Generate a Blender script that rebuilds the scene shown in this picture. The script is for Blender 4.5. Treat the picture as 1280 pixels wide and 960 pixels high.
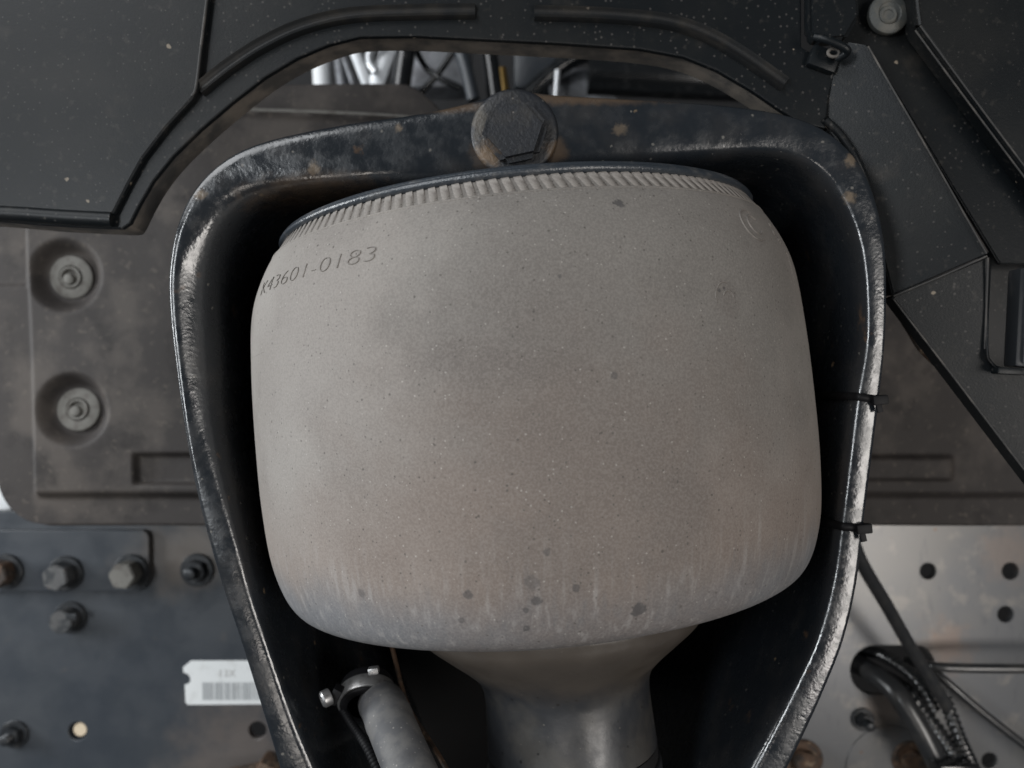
import bpy, bmesh, math, random
from mathutils import Vector, Matrix
from mathutils.bvhtree import BVHTree
R = math.radians
scene = bpy.context.scene
C = scene.collection
for o in list(bpy.data.objects):
    bpy.data.objects.remove(o)
rng = random.Random(7)

# ------------------------------------------------------------------ camera
cam = bpy.data.cameras.new('camera')
cam.sensor_width = 36.0
cam.lens = 28.125
cam.clip_start = 0.02
cam.clip_end = 50
cam.dof.use_dof = True
cam.dof.focus_distance = 0.375
cam.dof.aperture_fstop = 8.0
camo = bpy.data.objects.new('camera', cam)
C.objects.link(camo)
camo.rotation_euler = (R(90), 0, 0)
scene.camera = camo

# ------------------------------------------------------------------ world and lamps
w = bpy.data.worlds.new('World')
scene.world = w
w.use_nodes = True
w.node_tree.nodes['Background'].inputs[0].default_value = (0.80, 0.90, 1.0, 1)
w.node_tree.nodes['Background'].inputs[1].default_value = 0.045


def lamp(name, loc, target, sx, sy, power, col):
    l = bpy.data.lights.new(name, 'AREA')
    l.shape = 'RECTANGLE'
    l.size, l.size_y = sx, sy
    l.energy = power
    l.color = col
    o = bpy.data.objects.new(name, l)
    C.objects.link(o)
    o.location = loc
    o.rotation_euler = (Vector(target) - Vector(loc)).to_track_quat('-Z', 'Y').to_euler()
    return o


lamp('lamp_upper_left', (-1.5, -1.0, 1.5), (0, 0.45, 0), 1.8, 1.2, 31, (0.96, 0.98, 1.0))
lamp('lamp_left', (-0.93, -0.95, 0.10), (0, 0.45, 0), 0.30, 0.50, 9.5, (0.93, 0.97, 1.0))
lamp('lamp_right', (0.98, -1.0, -0.30), (0, 0.45, 0), 0.48, 1.0, 14, (1.0, 0.95, 0.90))
lamp('lamp_low', (-0.25, -1.0, -0.62), (0, 0.5, 0), 0.3, 0.3, 1.3, (1.0, 0.93, 0.86))
lamp('lamp_side', (-1.55, 0.32, 0.18), (-0.2, 0.66, -0.02), 0.35, 0.6, 17, (0.95, 0.98, 1.0))
scene.cycles.max_bounces = 6
scene.cycles.diffuse_bounces = 3
scene.cycles.glossy_bounces = 3

scene.view_settings.view_transform = 'Standard'
scene.view_settings.look = 'None'
scene.view_settings.exposure = 0
scene.view_settings.gamma = 1
scene.view_settings.use_curve_mapping = False

# ------------------------------------------------------------------ helpers
F = 1000.0


def P(px, py, d):
    """point seen at photo pixel (px, py) at d metres in front of the camera"""
    return Vector(((px - 640) / F * d, d, (480 - py) / F * d))


def tag(o, label=None, cat=None, group=None, kind=None):
    if label:
        o['label'] = label
    if cat:
        o['category'] = cat
    if group:
        o['group'] = group
    if kind:
        o['kind'] = kind
    return o


def empty(name, loc, label, cat, group=None):
    o = bpy.data.objects.new(name, None)
    C.objects.link(o)
    o.location = loc
    o.empty_display_size = 0.02
    return tag(o, label, cat, group)


def adopt(o, parent):
    if parent is not None:
        o.parent = parent
        m = Matrix.Identity(4)
        q = parent
        chain = []
        while q is not None:
            chain.append(q)
            q = q.parent
        for q in reversed(chain):
            m = m @ q.matrix_parent_inverse @ q.matrix_basis
        o.matrix_parent_inverse = m.inverted()
    return o


def mesh_obj(name, verts, faces, mat, parent=None, smooth=True, angle=40):
    me = bpy.data.meshes.new(name)
    me.from_pydata([tuple(v) for v in verts], [], faces)
    me.validate()
    bm = bmesh.new()
    bm.from_mesh(me)
    bmesh.ops.recalc_face_normals(bm, faces=bm.faces)
    for e in bm.edges:
        if len(e.link_faces) == 2 and e.calc_face_angle(0) > R(angle):
            e.smooth = False
    for f in bm.faces:
        f.smooth = smooth
    bm.to_mesh(me)
    bm.free()
    me.materials.append(mat)
    o = bpy.data.objects.new(name, me)
    C.objects.link(o)
    return adopt(o, parent)


def bm_obj(name, bm, mat, parent=None, angle=35):
    bmesh.ops.recalc_face_normals(bm, faces=bm.faces)
    for e in bm.edges:
        if len(e.link_faces) == 2 and e.calc_face_angle(0) > R(angle):
            e.smooth = False
    for f in bm.faces:
        f.smooth = True
    me = bpy.data.meshes.new(name)
    bm.to_mesh(me)
    bm.free()
    me.materials.append(mat)
    o = bpy.data.objects.new(name, me)
    C.objects.link(o)
    return adopt(o, parent)


def catmull(pts, n):
    pts = [Vector(p) for p in pts]
    pts = [2 * pts[0] - pts[1]] + pts + [2 * pts[-1] - pts[-2]]
    out = []
    for i in range(1, len(pts) - 2):
        p0, p1, p2, p3 = pts[i - 1:i + 3]
        for k in range(n):
            t = k / n
            out.append(0.5 * (2 * p1 + (p2 - p0) * t + (2 * p0 - 5 * p1 + 4 * p2 - p3) * t * t
                              + (3 * p1 - p0 - 3 * p2 + p3) * t ** 3))
    out.append(pts[-2])
    return out


def sweep(path, section, closed=True, up=None, caps=True):
    """section(i, n) -> list of (a, b); a along side, b along normal. Returns verts, faces"""
    n = len(path)
    verts, faces = [], []
    nrm = Vector(up) if up else None
    T0 = (path[1] - path[0]).normalized()
    if nrm is None:
        nrm = T0.orthogonal().normalized()
    m = None
    for i in range(n):
        T = (path[min(i + 1, n - 1)] - path[max(i - 1, 0)]).normalized()
        nn = (nrm - T * nrm.dot(T))
        nn.normalize()
        if not up:
            nrm = nn
        side = T.cross(nn)
        s = section(i, n)
        m = len(s)
        for a, b in s:
            verts.append(path[i] + side * a + nn * b)
    for i in range(n - 1):
        for k in range(m if closed else m - 1):
            k2 = (k + 1) % m
            faces.append((i * m + k, i * m + k2, (i + 1) * m + k2, (i + 1) * m + k))
    if closed and caps:
        faces.append(tuple(range(m))[::-1])
        faces.append(tuple((n - 1) * m + k for k in range(m)))
    return verts, faces


def tube(name, pts, rad, mat, parent=None, n=6, seg=14, radf=None):
    path = catmull(pts, n)

    def sec(i, cnt):
        r = rad if radf is None else radf(i / (cnt - 1), i)
        return [(r * math.cos(2 * math.pi * k / seg), r * math.sin(2 * math.pi * k / seg)) for k in range(seg)]
    v, f = sweep(path, sec)
    return mesh_obj(name, v, f, mat, parent, angle=60)


def lathe(prof, M, n=48, a0=0.0, a1=2 * math.pi):
    """prof list of (r, h) about local z; M 4x4. full turn"""
    verts, faces = [], []
    full = abs(a1 - a0 - 2 * math.pi) < 1e-6
    cnt = n if full else n + 1
    for r, h in prof:
        for k in range(cnt):
            a = a0 + (a1 - a0) * k / n
            verts.append(M @ Vector((r * math.cos(a), r * math.sin(a), h)))
    for i in range(len(prof) - 1):
        for k in range(n):
            k2 = (k + 1) % cnt
            faces.append((i * cnt + k, i * cnt + k2, (i + 1) * cnt + k2, (i + 1) * cnt + k))
    return verts, faces


def lathe_obj(name, prof, M, mat, parent=None, n=48, angle=40):
    v, f = lathe(prof, M, n)
    if prof[0][0] > 1e-5 and False:
        pass
    me_v, me_f = v, f
    o = mesh_obj(name, me_v, me_f, mat, parent, angle=angle)
    bm = bmesh.new()
    bm.from_mesh(o.data)
    bmesh.ops.remove_doubles(bm, verts=bm.verts, dist=1e-6)
    bmesh.ops.recalc_face_normals(bm, faces=bm.faces)
    bm.to_mesh(o.data)
    bm.free()
    return o


# local frame whose z looks at the camera (-Y): for bolts, discs, bosses
FACE = Matrix.Rotation(R(90), 4, 'X')


def face_at(px, py, d):
    return Matrix.Translation(P(px, py, d)) @ FACE


def plate(name, outlines, d, thick, mat, parent=None, bevel=0.0006, pixel=True):
    """flat plate in a plane facing the camera, front face at depth d; first outline outer, rest holes"""
    cu = bpy.data.curves.new(name, 'CURVE')
    cu.dimensions = '2D'
    cu.fill_mode = 'BOTH'
    cu.extrude = max(thick / 2 - bevel, 0.0001)
    cu.bevel_depth = bevel
    cu.bevel_resolution = 1
    for ol in outlines:
        s = cu.splines.new('POLY')
        s.points.add(len(ol) - 1)
        for p, q in zip(s.points, ol):
            v = P(q[0], q[1], d)
            p.co = (v.x, v.z, 0, 1)
        s.use_cyclic_u = True
    t = bpy.data.objects.new('t', cu)
    C.objects.link(t)
    bpy.context.view_layer.update()
    me = bpy.data.meshes.new_from_object(t.evaluated_get(bpy.context.evaluated_depsgraph_get()))
    bpy.data.objects.remove(t)
    bpy.data.curves.remove(cu)
    me.transform(Matrix.Translation((0, d + thick / 2, 0)) @ Matrix.Rotation(R(90), 4, 'X'))
    bm = bmesh.new()
    bm.from_mesh(me)
    bmesh.ops.remove_doubles(bm, verts=bm.verts, dist=1e-6)
    me.name = name
    me.materials.clear()
    o = bm_obj(name, bm, mat, parent, angle=12)
    bpy.data.meshes.remove(me)
    return o


def circ(px, py, r, n=28, ry=None):
    return [(px + r * math.cos(2 * math.pi * k / n), py + (ry or r) * math.sin(2 * math.pi * k / n)) for k in range(n)]


def box_bm(c, sx, sy, sz, bev=0.0, rot=None):
    bm = bmesh.new()
    bmesh.ops.create_cube(bm, size=1)
    bmesh.ops.scale(bm, vec=(sx, sy, sz), verts=bm.verts)
    if bev:
        bmesh.ops.bevel(bm, geom=list(bm.edges), offset=bev, segments=2, affect='EDGES', profile=0.6)
    if rot:
        bmesh.ops.transform(bm, matrix=rot, verts=bm.verts)
    bmesh.ops.translate(bm, vec=c, verts=bm.verts)
    return bm


# ------------------------------------------------------------------ materials
class Mat:
    def __init__(s, name, base, rough=0.5, metal=0.0, spec=0.5):
        s.m = bpy.data.materials.new(name)
        s.m.use_nodes = True
        s.t = s.m.node_tree
        s.b = s.t.nodes['Principled BSDF']
        s.b.inputs['Roughness'].default_value = rough
        s.b.inputs['Metallic'].default_value = metal
        s.b.inputs['Specular IOR Level'].default_value = spec
        s.tc = s.t.nodes.new('ShaderNodeTexCoord')
        g = s.t.nodes.new('ShaderNodeRGB')
        g.outputs[0].default_value = (*base, 1)
        s.col = g.outputs[0]
        s.nrm = None
        s.vec = s.tc.outputs['Object']
        s.rgh = None
        s.cache = {}

    def new(s, t):
        return s.t.nodes.new(t)

    def link(s, a, b):
        s.t.links.new(a, b)

    def noise(s, scale, detail=3, rough=0.55, stretch=None):
        key = (scale, detail, rough, stretch)
        if key in s.cache:
            return s.cache[key]
        n = s.new('ShaderNodeTexNoise')
        n.inputs['Scale'].default_value = scale
        n.inputs['Detail'].default_value = detail
        n.inputs['Roughness'].default_value = rough
        if stretch:
            mp = s.new('ShaderNodeMapping')
            mp.inputs['Scale'].default_value = stretch
            s.link(s.vec, mp.inputs[0])
            s.link(mp.outputs[0], n.inputs[0])
        else:
            s.link(s.vec, n.inputs[0])
        s.cache[key] = n.outputs['Fac']
        return n.outputs['Fac']

    def ramp(s, v, lo, hi, a=0.0, b=1.0, smooth=True):
        n = s.new('ShaderNodeMapRange')
        n.interpolation_type = 'SMOOTHSTEP' if smooth else 'LINEAR'
        s.link(v, n.inputs[0])
        n.inputs[1].default_value, n.inputs[2].default_value = lo, hi
        n.inputs[3].default_value, n.inputs[4].default_value = a, b
        return n.outputs[0]

    def math(s, op, a, b):
        n = s.new('ShaderNodeMath')
        n.operation = op
        for i, v in enumerate((a, b)):
            if isinstance(v, (int, float)):
                n.inputs[i].default_value = v
            else:
                s.link(v, n.inputs[i])
        return n.outputs[0]

    def mix(s, fac, col, mode='MIX'):
        n = s.new('ShaderNodeMix')
        n.data_type = 'RGBA'
        n.blend_type = mode
        if isinstance(fac, (int, float)):
            n.inputs[0].default_value = fac
        else:
            s.link(fac, n.inputs[0])
        s.link(s.col, n.inputs[6])
        if isinstance(col, tuple):
            n.inputs[7].default_value = (*col, 1)
        else:
            s.link(col, n.inputs[7])
        s.col = n.outputs[2]
        return s

    def mottle(s, col, scale, lo, hi, amt=1.0, detail=4, stretch=None):
        return s.mix(s.ramp(s.noise(scale, detail, stretch=stretch), lo, hi, 0, amt), col)

    def specks(s, col, scale, size, keep, amt=1.0):
        """scattered spots: voronoi cells, a fraction keep of them carry a spot of radius about size (cell units)"""
        v = s.new('ShaderNodeTexVoronoi')
        v.inputs['Scale'].default_value = scale
        if scale < 260:
            nn = s.new('ShaderNodeTexNoise')
            nn.inputs['Scale'].default_value = scale * 2.5
            nn.inputs['Detail'].default_value = 2
            s.link(s.vec, nn.inputs[0])
            vm = s.new('ShaderNodeVectorMath')
            vm.operation = 'MULTIPLY_ADD'
            s.link(nn.outputs['Color'], vm.inputs[0])
            vm.inputs[1].default_value = (0.3 / scale,) * 3
            s.link(s.vec, vm.inputs[2])
            s.link(vm.outputs[0], v.inputs['Vector'])
        else:
            s.link(s.vec, v.inputs['Vector'])
        sep = s.new('ShaderNodeSeparateColor')
        s.link(v.outputs['Color'], sep.inputs[0])
        rad = s.math('MULTIPLY', s.math('ADD', sep.outputs[1], 0.35), size)
        d = s.math('DIVIDE', v.outputs['Distance'], rad)
        a = s.ramp(d, 0.6, 1.15, 1, 0)
        k = s.math('LESS_THAN', sep.outputs[0], keep)
        return s.mix(s.math('MULTIPLY', s.math('MULTIPLY', a, k), amt), col)

    def spot(s, p, r, col, amt, soft=0.5, wob=0.3, wscale=90, sz=None):
        vec = s.vec
        n = s.new('ShaderNodeVectorMath')
        n.operation = 'SUBTRACT'
        s.link(vec, n.inputs[0])
        n.inputs[1].default_value = p
        o = n.outputs[0]
        if sz:
            q = s.new('ShaderNodeVectorMath')
            q.operation = 'MULTIPLY'
            s.link(o, q.inputs[0])
            q.inputs[1].default_value = sz
            o = q.outputs[0]
        ln = s.new('ShaderNodeVectorMath')
        ln.operation = 'LENGTH'
        s.link(o, ln.inputs[0])
        x = s.math('DIVIDE', ln.outputs['Value'], r)
        x = s.math('ADD', x, s.ramp(s.noise(wscale, 3), 0, 1, -wob, wob, False))
        return s.mix(s.ramp(x, 1 - soft, 1 + soft, amt, 0), col)

    def bump(s, h, strength, dist=0.001):
        n = s.new('ShaderNodeBump')
        n.inputs['Strength'].default_value = strength
        n.inputs['Distance'].default_value = dist
        s.link(h, n.inputs['Height'])
        if s.nrm is not None:
            s.link(s.nrm, n.inputs['Normal'])
        s.nrm = n.outputs[0]
        return s

    def rough(s, scale, a, b, lo=0.35, hi=0.65):
        s.rgh = s.ramp(s.noise(scale, 4), lo, hi, a, b)
        return s

    def done(s):
        s.link(s.col, s.b.inputs['Base Color'])
        if s.nrm is not None:
            s.link(s.nrm, s.b.inputs['Normal'])
        if s.rgh is not None:
            s.link(s.rgh, s.b.inputs['Roughness'])
        return s.m


# cast bracket: glossy black paint over a rough casting
a = Mat('cast_black_paint', (0.014, 0.017, 0.021), 0.3, 0, 0.9)
a.mottle((0.030, 0.030, 0.031), 40, 0.45, 0.75, 0.8)
a.specks((0.20, 0.19, 0.17), 190, 0.13, 0.35, 0.55)
a.specks((0.22, 0.16, 0.10), 60, 0.13, 0.10, 0.8)
a.mottle((0.10, 0.06, 0.035), 55, 0.66, 0.74, 0.6, 6)
for px, py, rr, am in ((250, 243, 0.0028, 0.9), (393, 210, 0.003, 0.9), (1062, 247, 0.003, 0.9), (1063, 200, 0.0028, 0.8), (775, 162, 0.003, 0.6), (498, 160, 0.0018, 0.8)):
    a.spot(tuple(P(px, py, 0.42)), rr, (0.19, 0.145, 0.10), am * 0.7, 0.6, 1.1, 420)
for px, py, rr, sz in ((616, 192, 0.009, None), (694, 190, 0.006, None), (735, 122, 0.02, (0.5, 1, 6)), (545, 134, 0.014, (0.5, 1, 5)), (400, 245, 0.02, (0.6, 0.5, 2))):
    a.spot(tuple(P(px, py, 0.42)), rr, (0.13, 0.085, 0.05), 0.5, 0.6, 0.7, 150, sz)
a.rough(120, 0.16, 0.30)
a.bump(a.noise(470, 1), 0.15, 0.0008)
M_CAST = a.done()

a = Mat('bead_plate_paint', (0.032, 0.039, 0.048), 0.30, 0, 0.8)
a.mottle((0.09, 0.09, 0.09), 150, 0.5, 0.7, 0.6)
a.bump(a.noise(900, 3), 0.5, 0.0006)
M_RING = a.done()

a = Mat('black_bolt', (0.015, 0.017, 0.021), 0.42, 0, 0.5)
a.mottle((0.030, 0.029, 0.028), 90, 0.45, 0.7, 0.7)
a.specks((0.22, 0.2, 0.18), 260, 0.15, 0.3, 0.5)
a.spot(tuple(P(614, 192, 0.42)), 0.007, (0.17, 0.11, 0.06), 0.8, 0.5, 0.8, 250)
a.spot(tuple(P(694, 190, 0.42)), 0.005, (0.14, 0.09, 0.05), 0.7, 0.5, 0.8, 250)
a.spot(tuple(P(600, 155, 0.42)), 0.006, (0.10, 0.085, 0.065), 0.6, 0.5, 0.8, 250, (1.6, 1, 0.6))
a.bump(a.noise(500, 4), 0.5, 0.0008)
M_BBOLT = a.done()

# fender plastic
a = Mat('black_liner_plastic', (0.0058, 0.0075, 0.0090), 0.40, 0, 0.24)
a.mottle((0.014, 0.0148, 0.015), 14, 0.42, 0.7, 0.8, 7)
a.mottle((0.045, 0.042, 0.038), 200, 0.58, 0.72, 0.4, 5)
a.specks((0.09, 0.085, 0.08), 330, 0.2, 0.5, 0.45)
a.specks((0.26, 0.22, 0.17), 90, 0.10, 0.28, 0.75)
a.mottle((0.07, 0.06, 0.05), 30, 0.62, 0.8, 0.3, 5)
a.bump(a.noise(900, 3), 0.14, 0.0005)
M_LINER = a.done()

a = Mat('dusty_liner_lip', (0.075, 0.071, 0.067), 0.7)
a.mottle((0.19, 0.165, 0.14), 60, 0.35, 0.65, 0.9, 5)
a.specks((0.3, 0.25, 0.2), 120, 0.16, 0.15, 0.7)
a.bump(a.noise(500, 4), 0.4, 0.0006)
M_LIP = a.done()

a = Mat('dusty_liner_bead', (0.011, 0.012, 0.013), 0.42, 0, 0.3)
a.mottle((0.035, 0.031, 0.026), 45, 0.45, 0.7, 0.6, 5)
a.specks((0.2, 0.17, 0.14), 140, 0.13, 0.15, 0.6)
M_BEAD = a.done()

a = Mat('worn_edge_plastic', (0.045, 0.045, 0.045), 0.55, 0, 0.3)
a.mottle((0.12, 0.11, 0.10), 70, 0.45, 0.7, 0.8, 5)
M_WORN = a.done()

# brown dusty plastic panel behind
a = Mat('dusty_panel_plastic', (0.046, 0.041, 0.039), 0.6, 0, 0.22)
a.mottle((0.088, 0.077, 0.069), 16, 0.45, 0.62, 0.9, 8)
a.mottle((0.026, 0.023, 0.022), 30, 0.54, 0.70, 0.75, 8)
a.mottle((0.13, 0.112, 0.095), 160, 0.58, 0.72, 0.5, 6)
a.specks((0.22, 0.19, 0.16), 110, 0.10, 0.14, 0.6)
a.specks((0.30, 0.14, 0.06), 45, 0.05, 0.06, 0.7)
a.bump(a.noise(260, 5), 0.25, 0.0008)
M_PANEL = a.done()

# chassis paint
a = Mat('chassis_dark_paint', (0.040, 0.047, 0.057), 0.32, 0, 0.6)
a.mottle((0.062, 0.068, 0.075), 9, 0.35, 0.7, 0.7, 7)
a.mottle((0.13, 0.105, 0.085), 30, 0.62, 0.8, 0.35, 8)
a.specks((0.22, 0.21, 0.2), 130, 0.10, 0.2, 0.45)
a.spot(tuple(P(228, 694, 0.80)), 0.045, (0.20, 0.165, 0.135), 0.6, 0.7, 0.9, 40, (1, 1, 1.5))  # warm reflection on the rail, painted into its colour
a.spot(tuple(P(300, 945, 0.80)), 0.055, (0.17, 0.14, 0.12), 0.55, 0.7, 0.9, 40)  # second warm reflection, low on the rail, also painted as colour
a.rough(26, 0.28, 0.4)
a.bump(a.noise(60, 3), 0.08, 0.002)
M_RAIL = a.done()

a = Mat('chassis_grey_paint', (0.135, 0.140, 0.148), 0.32, 0.3, 0.7)
a.mottle((0.18, 0.175, 0.165), 9, 0.42, 0.66, 0.7, 7)
a.mottle((0.25, 0.235, 0.215), 40, 0.54, 0.68, 0.6, 8)
a.mottle((0.085, 0.09, 0.10), 120, 0.56, 0.72, 0.4, 5, (1, 1, 0.3))
a.specks((0.18, 0.09, 0.04), 70, 0.12, 0.06, 0.7)
a.spot(tuple(P(1180, 806, 0.78)), 0.020, (0.24, 0.17, 0.13), 0.6, 0.7, 1.2, 70)
a.spot(tuple(P(1110, 882, 0.78)), 0.02, (0.25, 0.19, 0.15), 0.5, 0.7, 1.2, 70)
a.spot(tuple(P(1262, 690, 0.78)), 0.022, (0.23, 0.18, 0.15), 0.55, 0.7, 1.2, 70)
a.bump(a.noise(400, 4), 0.06, 0.0006)
M_GREY = a.done()

a = Mat('steel_bolt', (0.13, 0.13, 0.13), 0.42, 0.6)
a.mottle((0.05, 0.055, 0.06), 90, 0.45, 0.6, 0.8)
a.mottle((0.22, 0.12, 0.06), 70, 0.62, 0.72, 0.5)
a.bump(a.noise(500, 4), 0.4, 0.0008)
M_STEEL = a.done()

a = Mat('dark_steel', (0.03, 0.033, 0.037), 0.38, 0.3)
a.mottle((0.08, 0.08, 0.08), 120, 0.5, 0.7, 0.6)
M_DSTEEL = a.done()

a = Mat('rusty_steel', (0.10, 0.06, 0.038), 0.6, 0.3)
a.mottle((0.03, 0.028, 0.026), 90, 0.45, 0.6, 0.8)
a.mottle((0.3, 0.22, 0.15), 130, 0.58, 0.7, 0.7)
a.bump(a.noise(400, 4), 0.5, 0.001)
M_RUST = a.done()

a = Mat('dusty_fastener', (0.17, 0.165, 0.15), 0.75)
a.mottle((0.10, 0.09, 0.08), 120, 0.45, 0.65, 0.7)
a.bump(a.noise(400, 3), 0.3, 0.0006)
M_DUST = a.done()

a = Mat('black_rubber', (0.010, 0.011, 0.012), 0.2, 0, 0.8)
a.mottle((0.04, 0.04, 0.04), 80, 0.5, 0.7, 0.5)
M_CABLE = a.done()
a = Mat('dusty_tube_plastic', (0.030, 0.031, 0.033), 0.3, 0, 0.9)
a.mottle((0.065, 0.062, 0.058), 70, 0.45, 0.7, 0.6)
M_TUBE = a.done()
M_CONDUIT = Mat('conduit_plastic', (0.016, 0.017, 0.018), 0.22, 0, 1.0).mottle((0.05, 0.048, 0.045), 120, 0.5, 0.7, 0.5).done()

a = Mat('grey_hose_rubber', (0.085, 0.086, 0.09), 0.62, 0, 0.4)
a.mottle((0.13, 0.127, 0.124), 110, 0.4, 0.62, 0.8, 7)
a.mottle((0.06, 0.06, 0.062), 45, 0.55, 0.7, 0.6, 6)
a.specks((0.34, 0.32, 0.30), 500, 0.22, 0.3, 0.6)
a.bump(a.noise(1200, 3), 0.3, 0.0004)
M_HOSE = a.done()

a = Mat('zinc_clamp', (0.42, 0.42, 0.42), 0.38, 0.85)
a.mottle((0.2, 0.19, 0.18), 200, 0.5, 0.65, 0.6)
M_ZINC = a.done()

a = Mat('white_label', (0.78, 0.80, 0.80), 0.5)
a.mottle((0.62, 0.63, 0.62), 80, 0.5, 0.7, 0.6)
M_LABEL = a.done()
M_TIE = Mat('tie_plastic', (0.006, 0.006, 0.007), 0.55, 0, 0.2).done()
M_INK = Mat('pale_grey_ink', (0.42, 0.44, 0.45), 0.6).done()
M_FAINT = Mat('faint_grey_ink', (0.52, 0.52, 0.50), 0.6).done()
M_WHITE = Mat('white_paint', (0.85, 0.87, 0.88), 0.45).done()
M_BLACK = Mat('matt_black', (0.008, 0.008, 0.009), 0.7).done()
M_SILVER = Mat('bright_alloy', (0.72, 0.74, 0.76), 0.35, 0.5).mottle((0.5, 0.52, 0.54), 40, 0.4, 0.7, 0.7).done()
M_ALU = Mat('dull_alloy', (0.30, 0.31, 0.33), 0.5, 0.4).mottle((0.14, 0.14, 0.15), 40, 0.45, 0.65, 0.8).done()

# ------------------------------------------------------------------ setting behind
bk = mesh_obj('dark_backdrop', [(-2, 1.45, -1.4), (2, 1.45, -1.4), (2, 1.45, 1.4), (-2, 1.45, 1.4),
                                  (-2, 1.49, -1.4), (2, 1.49, -1.4), (2, 1.49, 1.4), (-2, 1.49, 1.4)],
              [(0, 1, 2, 3), (4, 5, 6, 7), (0, 1, 5, 4), (1, 2, 6, 5), (2, 3, 7, 6), (3, 0, 4, 7)], M_BLACK, smooth=False)
tag(bk, kind='structure')  # unseen black sheet added so the openings look dark

# ------------------------------------------------------------------ chassis rail (left, dark) and frame plate (right, grey)
D1 = 0.80
rail = empty('chassis_rail', P(150, 960, D1), 'dark blue-grey painted chassis rail with bolts and a barcode sticker', 'chassis rail')
ol = [(-260, 640), (700, 640), (700, 1250), (-260, 1250)]
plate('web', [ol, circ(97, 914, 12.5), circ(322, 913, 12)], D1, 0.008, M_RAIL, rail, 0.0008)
# stepped gusset behind the two hex bolts
g = [(-120, 664), (178, 664), (183, 667), (185, 672), (185, 722), (180, 733), (170, 738), (-120, 738)]
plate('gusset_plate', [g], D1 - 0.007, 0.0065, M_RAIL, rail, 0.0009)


def hex_bolt(parent, px, py, d, rw, rh, hh, mat_w, mat_h, name='bolt', rot=10, dome=False, wear=0.09):
    b = bpy.data.objects.new(name, None)
    C.objects.link(b)
    b.empty_display_size = 0.005
    b.location = P(px, py, d)
    adopt(b, parent)
    M = Matrix.Translation(P(px, py, d)) @ FACE
    if rw:
        t = rw * 0.16
        lathe_obj('washer', [(0, 0.0001), (rw * 0.985, 0.0001), (rw, 0.0004), (rw, t), (rw * 0.95, t * 1.3), (0, t * 1.3)], M, mat_w, b, 36)
        z0 = t * 1.3
    else:
        z0 = 0
    bm = bmesh.new()
    bmesh.ops.create_cone(bm, cap_ends=True, segments=40 if dome else 6, radius1=rh, radius2=rh, depth=hh)
    bmesh.ops.bevel(bm, geom=list(bm.edges), offset=rh * wear, segments=2, affect='EDGES')
    bmesh.ops.transform(bm, matrix=M @ Matrix.Translation((0, 0, z0 + hh / 2 - 0.0002)) @ Matrix.Rotation(R(rot), 4, 'Z'), verts=bm.verts)
    bm_obj('head', bm, mat_h, b)
    return b, M, z0 + hh


def stud(parent, px, py, d, rw, rn, hn, rs, hs, mat_w, mat_n, rot=0):
    b, M, z = hex_bolt(parent, px, py, d, rw, rn, hn, mat_w, mat_n, 'stud', rot)
    b.children[-1].name = 'nut'
    prof = [(rs, z - 0.001)]
    n = 7
    for k in range(n):
        prof += [(rs, z + hs * (k + 0.2) / n), (rs * 0.88, z + hs * (k + 0.7) / n)]
    prof += [(rs * 0.7, z + hs), (0, z + hs)]
    lathe_obj('thread', prof, M, mat_n, b, 20, 80)
    return b


hex_bolt(rail, 8, 714, D1 - 0.0072, 0.0175, 0.0135, 0.017, M_DSTEEL, M_RUST, rot=20)
hex_bolt(rail, 83, 716, D1 - 0.0072, 0.0172, 0.0132, 0.018, M_DSTEEL, M_STEEL, rot=8)
hex_bolt(rail, 165, 714, D1 - 0.0072, 0.0172, 0.0132, 0.019, M_DSTEEL, M_DUST, rot=25)
stud(rail, 247, 712, D1 - 0.0002, 0.0165, 0.0115, 0.010, 0.006, 0.009, M_DSTEEL, M_DSTEEL, 15)
e, M, z = hex_bolt(rail, 89, 771, D1 - 0.0002, 0.0158, 0.0112, 0.017, M_DSTEEL, M_STEEL, dome=True)
bm = box_bm(P(89, 771, D1 - z - 0.0006) * 1.0, 0.010, 0.0015, 0.006, 0.0003)
bm_obj('bar_mark', bm, M_DSTEEL, e)
stud(rail, 19, 917, D1 - 0.0002, 0.0138, 0.0098, 0.008, 0.005, 0.008, M_DSTEEL, M_DSTEEL, 5)
# sticker
DL = D1 - 0.0009
sl = [(239, 826), (360, 826), (360, 880), (235, 881), (232, 878), (231, 856), (235, 855), (238, 852), (238, 847), (235, 843), (229, 840), (229, 834)]
st = plate('barcode_sticker', [sl], DL, 0.0006, M_LABEL, rail, 0.0001)
tag(st, 'white notched barcode sticker')
x = 253.0
k = 0
v, f = [], []
r2 = random.Random(3)
while x < 345:
    wd = r2.choice([1.0, 1.4, 2.2, 0.8, 3.0])
    q = [P(x, 853, DL - 0.00025), P(x + wd, 853, DL - 0.00025), P(x + wd, 875, DL - 0.00025), P(x, 875, DL - 0.00025)]
    n0 = len(v)
    v += q
    f.append((n0, n0 + 1, n0 + 2, n0 + 3))
    x += wd + r2.choice([0.7, 0.9, 1.3, 2.0, 0.8])
mesh_obj('barcode', v, f, M_INK, st, smooth=False)


def text_mesh(txt, size, extrude=0.0, offset=0.0):
    cu = bpy.data.curves.new('txt', 'FONT')
    cu.body = txt
    cu.size = size
    cu.extrude = extrude
    cu.offset = offset
    cu.resolution_u = 4
    t = bpy.data.objects.new('t', cu)
    C.objects.link(t)
    bpy.context.view_layer.update()
    me = bpy.data.meshes.new_from_object(t.evaluated_get(bpy.context.evaluated_depsgraph_get()))
    bpy.data.objects.remove(t)
    bpy.data.curves.remove(cu)
    return me


me = text_mesh('13X', 0.0105)
p0 = P(272, 846, DL - 0.00025)
mesh_obj('print', [(p0.x + q.co.x, p0.y, p0.z + q.co.y) for q in me.vertices], [tuple(p.vertices) for p in me.polygons], M_FAINT, st, smooth=False)

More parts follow.
